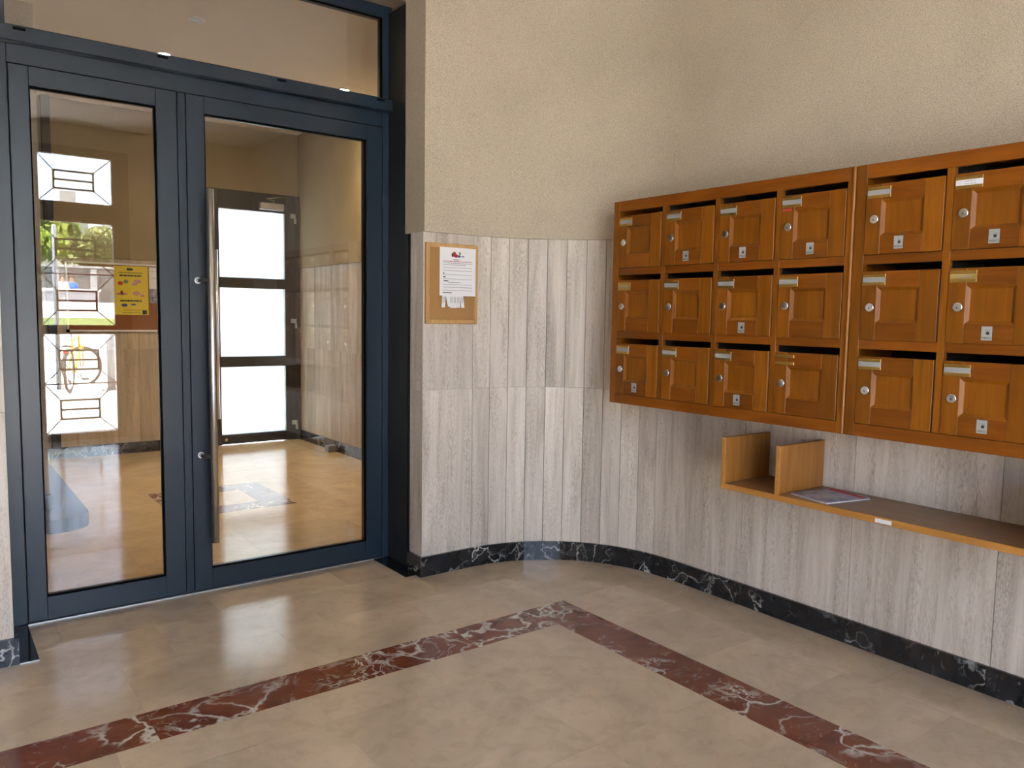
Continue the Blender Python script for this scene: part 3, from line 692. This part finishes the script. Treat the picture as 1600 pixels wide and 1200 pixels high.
ME['redstrip'] = mesh_of('red_strip', lbox(B(), .004, .044, .001, .0018, .182, .189), 'ink_red')

def cabinet(yl, ncol, label, sticker, cards, seed):
    W = .040 + ncol*DW + (ncol-1)*(PW-DW) + .034
    yr = yl - W; y0 = yl - .040                       # y0: left edge of the first door
    t = thing('mailbox_cabinet', (2.90, (yl+yr)/2, ZB), label, 'mailbox cabinet', 'wooden mailbox cabinets on the right wall')
    xb = 2.938
    bx('back_panel', 'inside', t, xb-.008, xb, yr+.002, yl-.002, ZB+.002, ZT-.002)
    bx('side_panel', 'wood_v', t, XM+.001, xb, yl-.018, yl, ZB, ZT, .0015); bx('side_panel', 'wood_v', t, XM-.006, xb, yr, yr+.012, ZB, ZT, .004)
    bx('top_panel', 'wood_h', t, XM+.022, xb-.008, yr+.012, yl-.018, ZT-.018, ZT-.0005); bx('bottom_panel', 'wood_h', t, XM+.022, xb-.008, yr+.012, yl-.018, ZB+.0005, ZB+.018)
    # face frame
    bx('stile', 'wood_v', t, XM, XM+.022, y0+.0015, yl-.0005, ZB, ZT-.0002, .0012); bx('stile', 'wood_v', t, XM, XM+.022, yr+.012, y0-ncol*PW+(PW-DW)-.0035, ZB, ZT-.0002, .0012)
    for c in range(1, ncol):
        a = y0 - c*PW; bx('stile', 'wood_v', t, XM, XM+.022, a+.0015, a+PW-DW-.0045, ZD[2], 1.799, .0012)
        bx('partition', 'inside', t, XM+.022, xb-.008, a+.008, a+PW-DW-.008, ZB+.018, ZT-.018)
    ya, yb_ = yr+.0125, y0+.0013
    rails = [(1.799, ZT-.0004), (ZB+.0003, ZD[2]-.0012)]
    for z0, z1 in rails: bx('rail', 'wood_h', t, XM+.0005, XM+.022, ya, yb_, z0, z1, .001)
    for z in (1.503, 1.207):
        for c in range(ncol):
            a = y0 - c*PW
            bx('rail', 'wood_h', t, XM+.0007, XM+.022, a-PW+.0014 if c < ncol-1 else a-DW-.003, a+.0014, z, z+.0318, .001)
        bx('shelf_partition', 'inside', t, XM+.022, xb-.008, yr+.012, yl-.018, z+.005, z+.022)
    rg = random.Random(seed)
    for r in range(3):
        for c in range(ncol):
            a = y0 - c*PW - rg.uniform(0, .001); z = ZD[r] + rg.uniform(-.0006, .0006)
            loc = Vector((XM-.0015-rg.uniform(0, .001), a, z)) - ORIG[t.name]
            d = inst('door', ME['panel'], t, loc); d.rotation_euler = (0, 0, rg.uniform(-.004, .006))
            for nm, me in (('stile', 'stileL'), ('stile', 'stileR'), ('rail', 'railB'), ('rail', 'railT')): inst(nm, ME[me], d, (0, 0, 0))
            inst('lock', ME['lock'], d, (0, rg.uniform(-.002, .002), rg.uniform(-.003, .003))); inst('hinge', ME['hinge'], d, (0, 0, 0))
            cd = cards[r][c]; dy, dz = rg.uniform(-.001, .001), rg.uniform(-.003, .002)
            inst('card_holder', ME['holder'], d, (0, dy, dz))
            if cd != 'none':
                inst('name_card', ME[cd], d, (0, dy, dz))
                inst('printed_name', rg.choice(ME['prints']), d, (0, dy, dz))
            if (r, c) in sticker:
                s_ = (0, -SU + rg.uniform(-.006, .006), SV + rg.uniform(-.002, .004))
                inst('sticker', ME['sticker'], d, s_); inst('sticker_emblem', ME['emblem'], d, s_); inst('sticker_text', ME['merci'], d, (-.0017, s_[1]-SW/2, s_[2]+.004))
            if seed == 1 and (r, c) == (0, 3): inst('red_strip', ME['redstrip'], d, (0, 0, 0))
    return yr
C = 'card'
cabinet(2.742, 4, 'varnished brown wooden cabinet of twelve mailboxes reaching to the rounded corner', {(0, 1), (0, 2), (0, 3), (1, 2), (2, 0), (2, 2)},
        [[C, C, C, C], ['card_brass', C, C, C], [C, C, C, 'none']], 1)
cabinet(1.528, 4, 'varnished brown wooden mailbox cabinet with a bright white name card above the empty shelf end', {(0, 0), (0, 1), (1, 1), (2, 1), (0, 3), (1, 2)},
        [[C, 'card_white', C, C], [C, 'card_brass', C, C], [C, C, C, C]], 5)

# ================================================================== shelf under the mailboxes
SH0 = XM; SX1 = XR-.001; SYL, SYR = 2.064, .40; SZ = .622
sh = thing('wall_shelf', (2.81, 1.2, .6), 'long light brown wooden shelf with upright dividers under the mailboxes', 'shelf')
bx('shelf_board', 'shelftop', sh, SH0+.004, SX1, SYR, SYL, .600, SZ, .0006)
bx('edge_band', 'shelfedge', sh, SH0, SH0+.004, SYR, SYL, .5985, SZ+.0004, .0006)
for yv in (SYL-.019, 1.786, .880, .625, SYR):
    dv = bx('divider', 'shelfwood', sh, SH0+.003, SX1, yv, yv+.018, SZ+.0005, .814, .001)
    bx('edge_band', 'shelfedge', dv, SH0-.0002, SH0+.003, yv, yv+.018, SZ+.0005, .814, .0006)
bx('label_strip', 'card_white', sh, SH0-.0012, SH0-.0001, 1.335, 1.394, .602, .617)
# magazine lying on the shelf
mg = thing('magazine', (2.80, 1.65, SZ), 'folded glossy magazine with a red band lying on the shelf beside the divider', 'magazine')
def rot_box(x0, x1, y0, y1, z0, z1, ang, c, bev=0):
    bm = box(B(), x0, x1, y0, y1, z0, z1, bev); bmesh.ops.rotate(bm, cent=c, matrix=Matrix.Rotation(ang, 3, 'Z'), verts=bm.verts); return bm
mc = (2.803, 1.655, SZ); an = math.radians(-13)
obj('pages', rot_box(2.692, 2.914, 1.565, 1.745, SZ+.0005, SZ+.0055, an, mc), 'paper', mg)
obj('cover', rot_box(2.690, 2.916, 1.563, 1.747, SZ+.0056, SZ+.0068, an, mc), 'magazine', mg)
obj('red_band', rot_box(2.880, 2.908, 1.570, 1.742, SZ+.0068, SZ+.0072, an, mc), 'ink_red', mg)
obj('cover_picture', rot_box(2.755, 2.83, 1.615, 1.685, SZ+.0068, SZ+.0071, an, mc), 'sticker', mg)

# ================================================================== entrance wall behind the camera, with its glazed door
EX0, EX1, EZ = -.715, 1.73, 2.86
bm = B()
for q in ((-1.06, EX0, 0, CEIL), (EX1, 3.25, 0, CEIL), (EX0, EX1, EZ, CEIL)): box(bm, q[0], q[1], YB-.25, YB-.001, q[2], q[3])
for q in ((-1.3, EX0, 0, 9.0), (EX1, 3.7, 0, 9.0), (EX0, EX1, EZ, 9.0)): box(bm, q[0], q[1], YB-.30, YB-.252, q[2], q[3], mi=1)
obj('wall_back', bm, ['plaster', 'facade'], label='entrance wall behind the hall with the street door', cat='wall', kind='structure')
DYE = -1.315
panes = [(2.334, 2.779), (1.146, 2.143), (.075, 1.058)]
def ornament(bm, x0, x1, z0, z1, y):
    w = x1-x0; hgt = z1-z0; cx0, cx1 = x0+w*.21, x1-w*.25; cz0, cz1 = z0+hgt*.29, z1-hgt*.33
    def bar(p, q, r): tube(bm, [(p[0], y, p[1]), (q[0], y, q[1])], r, 6)
    for p, q in (((x0, z0), (cx0, cz0)), ((x1, z0), (cx1, cz0)), ((x0, z1), (cx0, cz1)), ((x1, z1), (cx1, cz1))): bar(p, q, .005)
    r = .0085; zm = (cz0+cz1)/2
    for z in (cz0, zm, cz1): box(bm, cx0-r, cx1+r, y-.008, y+.008, z-r, z+r)
    for x in (cx0, cx1): box(bm, x-r, x+r, y-.0079, y+.0079, cz0, cz1)
def entr_leaf(name, x0, x1, px0, px1, label):
    d = thing(name, (x0, DYE, 0), label, 'door', kind='structure')
    bx('stile', 'entr_frame', d, x0, px0, DYE-.03, DYE+.03, .005, 2.80, .002); bx('stile', 'entr_frame', d, px1, x1, DYE-.03, DYE+.03, .005, 2.80, .002)
    for z0, z1 in ((.005, .075), (1.058, 1.146), (2.143, 2.334), (2.779, 2.80)): bx('rail', 'entr_frame', d, px0, px1, DYE-.029, DYE+.029, z0, z1)
    for z0, z1 in panes:
        bx('pane', 'glass_thin', d, px0-.004, px1+.004, DYE-.004, DYE+.004, z0-.003, z1+.003)
        bm = B(); n = 1 if z1-z0 < .6 else 2
        for k in range(n):
            ornament(bm, px0, px1, z0+(z1-z0)*k/n, z0+(z1-z0)*(k+1)/n, DYE-.018)
        if n == 2: box(bm, px0, px1, DYE-.024, DYE-.012, (z0+z1)/2-.005, (z0+z1)/2+.005)
        obj('pane_ornament', bm, 'entr_frame', d)
    return d
entr_leaf('door_4', .895, 1.665, .948, 1.580, 'street door leaf with ornamental barred panes, seen reflected in the glass door')
entr_leaf('door_5', .12, .888, .185, .817, 'fixed leaf of the street door with ornamental barred panes')
entr_leaf('door_6_added', -.655, .113, -.590, .042, 'third leaf of the street door, added unseen to let in more daylight')  # unseen leaf, added to widen the glazing and brighten the right wall
tf = thing('trim_4', (.89, DYE, 0), 'dark frame of the street door', 'door frame', kind='structure')
bx('frame_post', 'entr_frame', tf, EX0, -.657, DYE-.04, DYE+.04, 0, EZ); bx('frame_post', 'entr_frame', tf, 1.667, EX1, DYE-.04, DYE+.04, 0, EZ); bx('head_rail', 'entr_frame', tf, -.657, 1.667, DYE-.04, DYE+.04, 2.802, EZ)
bx('threshold', 'alu', tf, -.657, 1.667, DYE-.05, DYE+.05, 0, .004)

# ================================================================== the street outside, seen in the reflection
def gz(y): return 0.0 if y > -7.4 else ((-7.4-y)*.088 if y > -25 else max(1.0, 1.55-(-25-y)*.11))
def strip(name, mk, y0, y1, label, cat, x0=-40, x1=50, dz=0.0):
    bm = B(); n = 6; ys = [y0+(y1-y0)*i/n for i in range(n+1)]
    top = [[bm.verts.new((x, y, gz(y)+dz-.002)) for x in (x0, x1)] for y in ys]; bot = [[bm.verts.new((x, y, gz(y)-.4)) for x in (x0, x1)] for y in ys]
    for i in range(n):
        bm.faces.new((top[i][0], top[i][1], top[i+1][1], top[i+1][0])); bm.faces.new((bot[i][0], bot[i+1][0], bot[i+1][1], bot[i][1]))
    bm.faces.new((top[0][0], bot[0][0], bot[0][1], top[0][1])); bm.faces.new((top[-1][0], top[-1][1], bot[-1][1], bot[-1][0]))
    for s in (0, 1): bm.faces.new([top[i][s] for i in range(n+1)] + [bot[i][s] for i in range(n, -1, -1)])
    return obj(name, bm, mk, label=label, cat=cat, kind='structure')
strip('pavement', 'pave', -1.55, -16.1, 'pale sunlit paving in front of the street door', 'pavement')
strip('grass_verge', 'grass', -16.1, -19.0, 'strip of dry grass between pavement and road', 'grass verge', dz=.02)
strip('road', 'asphalt', -19.0, -25.0, 'bleached sunlit road beyond the verge', 'road')
strip('far_pavement', 'pave', -25.0, -30.0, 'pale pavement falling away behind the low white wall', 'pavement')
strip('far_ground', 'grass', -30.0, -75.0, 'grassy ground around the street wall and trees', 'ground')
obj('ground', box(B(), -40, 50, 8.0, 40, -.3, -.02), 'pave', label='open ground outside the frosted far door', cat='ground', kind='structure')

# low white wall, concrete wall, people, trees
lw = thing('low_wall', (4.4, -25.2, gz(-25.2)), 'low white wall along the far side of the road', 'low wall')
bx('wall_body', 'concrete_light', lw, 1.2, 5.35, -25.4, -25.1, gz(-25.2)-.1, gz(-25.2)+.42); bx('coping', 'white_paint', lw, 1.15, 5.40, -25.47, -25.03, gz(-25.2)+.4201, gz(-25.2)+.50, .01)
cw = thing('street_wall', (6, -34, gz(-34)), 'grey concrete street wall with pale pilasters below the trees', 'street wall')
bx('wall_body', 'concrete', cw, -14, 30, -34.3, -34.0, gz(-34)-.2, 3.2); bx('coping', 'concrete_light', cw, -14, 30, -34.36, -33.94, 3.2001, 3.30)
for x in (-4.0, -1.4, 1.2, 3.8, 5.05, 6.6, 9.2, 11.8): bx('pilaster', 'concrete_light', cw, x-.13, x+.13, -34.0, -33.9, gz(-34)-.1, 3.15)
def person(loc, top, label, face=1):
    x, y, z = loc
    t = thing('person', loc, label, 'person', 'people walking along the street wall')
    J = {'pelvis': (0, 0, .95, .14), 'chest': (0, .01, 1.28, .16), 'neck': (0, .02, 1.48, .055), 'head': (0, .04, 1.58, .085), 'crown': (0, .03, 1.70, .085),
         'shl': (-.17, 0, 1.40, .06), 'ell': (-.23, .02, 1.14, .045), 'hal': (-.24, .10, .90, .035), 'shr': (.17, 0, 1.40, .06), 'elr': (.23, .02, 1.14, .045), 'har': (.24, .10, .90, .035),
         'hpl': (-.09, 0, .88, .09), 'knl': (-.10, .06, .48, .06), 'anl': (-.10, -.04, .07, .045), 'tol': (-.10, .12, .035, .035), 'hpr': (.09, 0, .88, .09), 'knr': (.10, .02, .48, .06), 'anr': (.10, -.12, .07, .045), 'tor': (.10, .04, .035, .035)}
    names = list(J); E_ = [('pelvis', 'chest'), ('chest', 'neck'), ('neck', 'head'), ('head', 'crown'), ('chest', 'shl'), ('shl', 'ell'), ('ell', 'hal'), ('chest', 'shr'), ('shr', 'elr'), ('elr', 'har'), ('pelvis', 'hpl'), ('hpl', 'knl'), ('knl', 'anl'), ('anl', 'tol'), ('pelvis', 'hpr'), ('hpr', 'knr'), ('knr', 'anr'), ('anr', 'tor')]
    me = bpy.data.meshes.new('body'); me.from_pydata([J[n][:3] for n in names], [(names.index(a), names.index(b_)) for a, b_ in E_], [])
    o = bpy.data.objects.new('body', me); COL.objects.link(o); o.modifiers.new('skin', 'SKIN'); ss = o.modifiers.new('sub', 'SUBSURF'); ss.levels = ss.render_levels = 1
    for v, n in zip(me.skin_vertices[0].data, names): v.radius = (J[n][3],)*2
    me.skin_vertices[0].data[0].use_root = True
    dg = bpy.context.evaluated_depsgraph_get(); dg.update(); nm = bpy.data.meshes.new_from_object(o.evaluated_get(dg)); bpy.data.objects.remove(o)
    nm.materials.clear()
    for k in ('skin', top, 'trousers'): nm.materials.append(M[k])
    for p in nm.polygons:
        c = p.center; p.use_smooth = True
        p.material_index = 2 if c.z < .98 and abs(c.x) < .2 else (1 if c.z < 1.47 and c.z > 1.05 else 0)
    inst('body', nm, t, (0, 0, 0))
    hb = B(); bmesh.ops.create_uvsphere(hb, u_segments=12, v_segments=8, radius=.105); bmesh.ops.translate(hb, vec=(0, -.01, 1.68), verts=hb.verts)
    inst('hair', mesh_of('hair', hb, 'hair'), t, (0, 0, 0))
person((5.0, -31.5, gz(-31.5)), 'shirt_pink', 'person in a pale pink top walking along the concrete street wall')
person((5.38, -31.8, gz(-31.8)), 'shirt_blue', 'person in a bright blue top walking along the concrete street wall')
def tree(x, y, zc, rx, rz, mk, n, seed, label):
    rg = random.Random(seed); zb = gz(y)
    t = thing('tree', (x, y, zb), label, 'tree', 'trees behind the street wall')
    obj('trunk', tube(B(), [(x, y, zb), (x+.1, y, zb+.5*(zc-zb)), (x-.1, y, zc)], [.22, .17, .09], 8), 'bark', t)
    bm = B()
    clumps = [(rg.gauss(0, .5)*rx, rg.gauss(0, .5)*rx, rg.gauss(0, .45)*rz) for _ in range(26)]
    for _ in range(n):
        c = rg.choice(clumps); s = .75
        p = Vector((x+c[0]+rg.gauss(0, .35)*rx*.5, y+c[1]+rg.gauss(0, .35)*rx*.5, zc+c[2]+rg.gauss(0, .3)*rz*.5))
        a = Vector((rg.uniform(-1, 1), rg.uniform(-1, 1), rg.uniform(-.6, .6))).normalized(); b_ = a.cross(Vector((rg.uniform(-1, 1), rg.uniform(-1, 1), rg.uniform(-1, 1)))).normalized()
        l, w = rg.uniform(.16, .32), rg.uniform(.10, .18)
        bm.faces.new([bm.verts.new(p+a*l), bm.verts.new(p+b_*w), bm.verts.new(p-a*l), bm.verts.new(p-b_*w)])
    f = obj('foliage', bm, mk, t); f['kind'] = 'stuff'
tree(4.6, -36.9, 4.5, 1.15, .95, 'leaf', 3600, 1, 'bright yellow-green tree rising behind the street wall')
tree(8.5, -38.8, 4.7, 1.3, 1.05, 'leaf_olive', 4600, 2, 'large olive-green tree with dense crown behind the street wall')
tree(12.4, -37.4, 4.6, 1.2, 1.0, 'leaf', 3600, 3, 'rounded light green tree at the end of the street wall')
tree(6.2, -44.0, 5.3, 1.5, 1.1, 'leaf_dark', 4600, 4, 'dark green tree standing furthest behind the street wall')
tree(.2, -37.0, 4.6, 1.2, 1.0, 'leaf', 3200, 5, 'yellow-green tree behind the left stretch of the street wall')
tree(11.2, -43.0, 5.2, 1.4, 1.1, 'leaf', 4200, 6, 'yellow-green tree standing behind the olive-green tree')
tree(2.3, -42.6, 5.2, 1.5, 1.1, 'leaf_olive', 4200, 7, 'grey-green tree standing behind the bright yellow-green trees')
hs = thing('house', (9, -62, 5), 'distant grey house with a flat chimney above the trees', 'house')
bx('wall', 'facade', hs, 4.2, 10.5, -66, -60, 4.0, 8.6); bx('roof', 'roof', hs, 3.9, 10.8, -66.2, -59.8, 8.6, 9.2); bx('chimney', 'facade', hs, 8.9, 10.0, -64, -62, 9.2, 10.3)
for k in range(4): bx('window', 'window_dark', hs, 4.9+1.4*k, 5.6+1.4*k, -59.99, -59.95, 6.9, 8.1)

# posts by the pavement
for x, y, hgt, r, lab in ((2.44, -6.52, 1.0, .06, 'thick grey steel post standing beside the yellow bicycle'), (1.74, -6.85, 2.6, .035, 'slim dark signpost behind the rear wheel of the bicycle')):
    p_ = thing('street_post', (x, y, 0), lab, 'post', 'steel posts on the pavement')
    obj('pole', tube(B(), [(x, y, 0), (x, y, hgt), (x, y, hgt+.02)], [r, r, r*.5], 14), 'galv', p_); obj('base_plate', tube(B(), [(x, y, .0), (x, y, .015)], r*1.9, 16), 'galv', p_)

# yellow bicycle
bk = thing('bicycle', (2.0, -6.85, 0), 'yellow bicycle with a rear rack parked on the sunlit pavement', 'bicycle')
rc, fc = Vector((1.83, -6.42, .345)), Vector((2.15, -7.40, .345)); ax = (fc-rc); ax.z = 0; Lb = ax.length; ax.normalize(); sd = Vector((-ax.y, ax.x, 0))
def q(a, z, s=0.0): p = rc + ax*a + sd*s; p.z = z; return p
def wheel(name, c, n):
    w = obj(name, torus(B(), c, n, .325, .021, 40, 8), 'rubber', bk); obj('rim', torus(B(), c, n, .298, .009, 36, 6), 'alu', w)
    bm = B(); n = Vector(n).normalized(); a = n.cross(Vector((0, 0, 1))).normalized(); b_ = n.cross(a)
    for k in range(20):
        t_ = 2*math.pi*k/20; d = a*math.cos(t_)+b_*math.sin(t_); tube(bm, [c+n*(.025 if k % 2 else -.025), c+d*.295], .0014, 4, cap=False)
    obj('spokes', bm, 'alu', w); obj('hub', tube(B(), [c-n*.05, c+n*.05], .02, 10), 'alu', w)
wheel('rear_wheel', rc, sd); fd = Vector((.35, 1, 0)).normalized(); wheel('front_wheel', fc, fd)
st = fd.cross(Vector((0, 0, 1))).normalized()
bb, sttop, hd0, hd1 = q(.42, .29), q(.27, .80), q(.88, .62), q(.83, .86)
for a, b_, r in ((bb, sttop, .016), (bb, hd0, .018), (sttop, hd1, .015), (bb, rc, .011), (sttop, rc, .009), (hd0, hd1, .019)): obj('frame_tube', tube(B(), [a, b_], r, 10), 'bike_yellow', bk)
obj('fork', tube(tube(B(), [hd0, fc+fd*.06+Vector((0, 0, .36)), fc+fd*.05], .011, 8), [hd0, fc-fd*.06+Vector((0, 0, .36)), fc-fd*.05], .011, 8), 'bike_yellow', bk)
obj('handlebar', tube(B(), [hd1+Vector((0, 0, .14))-st*.28-fd*.1, hd1+Vector((0, 0, .16))-st*.12, hd1+Vector((0, 0, .13)), hd1+Vector((0, 0, .16))+st*.12, hd1+Vector((0, 0, .14))+st*.28-fd*.1], .012, 8), 'rubber', bk)
obj('stem', tube(B(), [hd1, hd1+Vector((0, 0, .14))], .013, 8), 'alu', bk)
obj('seat_post', tube(B(), [sttop, q(.24, .93)], .013, 8), 'alu', bk)
sb = B(); bmesh.ops.create_uvsphere(sb, u_segments=14, v_segments=8, radius=1); bmesh.ops.scale(sb, vec=(.075, .14, .04), verts=sb.verts)
bmesh.ops.rotate(sb, cent=(0, 0, 0), matrix=Matrix.Rotation(math.atan2(ax.y, ax.x)-math.pi/2, 3, 'Z'), verts=sb.verts); bmesh.ops.translate(sb, vec=q(.23, .95), verts=sb.verts)
obj('saddle', sb, 'rubber', bk)
rb = B()
for s in (-.06, .06): tube(rb, [q(-.20, .72, s), q(.20, .74, s)], .007, 6); tube(rb, [q(-.06, .72, s), q(0, .345, s)], .005, 6)
for a in (-.2, -.08, .04, .16): tube(rb, [q(a, .725, -.06), q(a, .725, .06)], .006, 6)
obj('rear_rack', rb, 'rubber', bk)
obj('rear_lamp', box(B(), q(-.22, .66).x-.03, q(-.22, .66).x+.03, q(-.22, .66).y-.015, q(-.22, .66).y+.015, .62, .68, .004), 'ink_red', bk)
cr = obj('chainring', torus(B(), q(.42, .29, .05), sd, .085, .008, 24, 6), 'alu', bk)
for s, a in ((.08, .17), (-.08, -.17)):
    obj('crank', tube(B(), [q(.42, .29, s), q(.42+a*.7, .29-a*.7, s)], .009, 6), 'alu', bk); pp = q(.42+a*.7, .29-a*.7, s*1.7); obj('pedal', box(B(), pp.x-.045, pp.x+.045, pp.y-.04, pp.y+.04, pp.z-.012, pp.z+.012, .003), 'rubber', bk)
obj('kickstand', tube(B(), [q(.36, .28, -.05), q(.30, .012, -.16)], .008, 6), 'alu', bk)
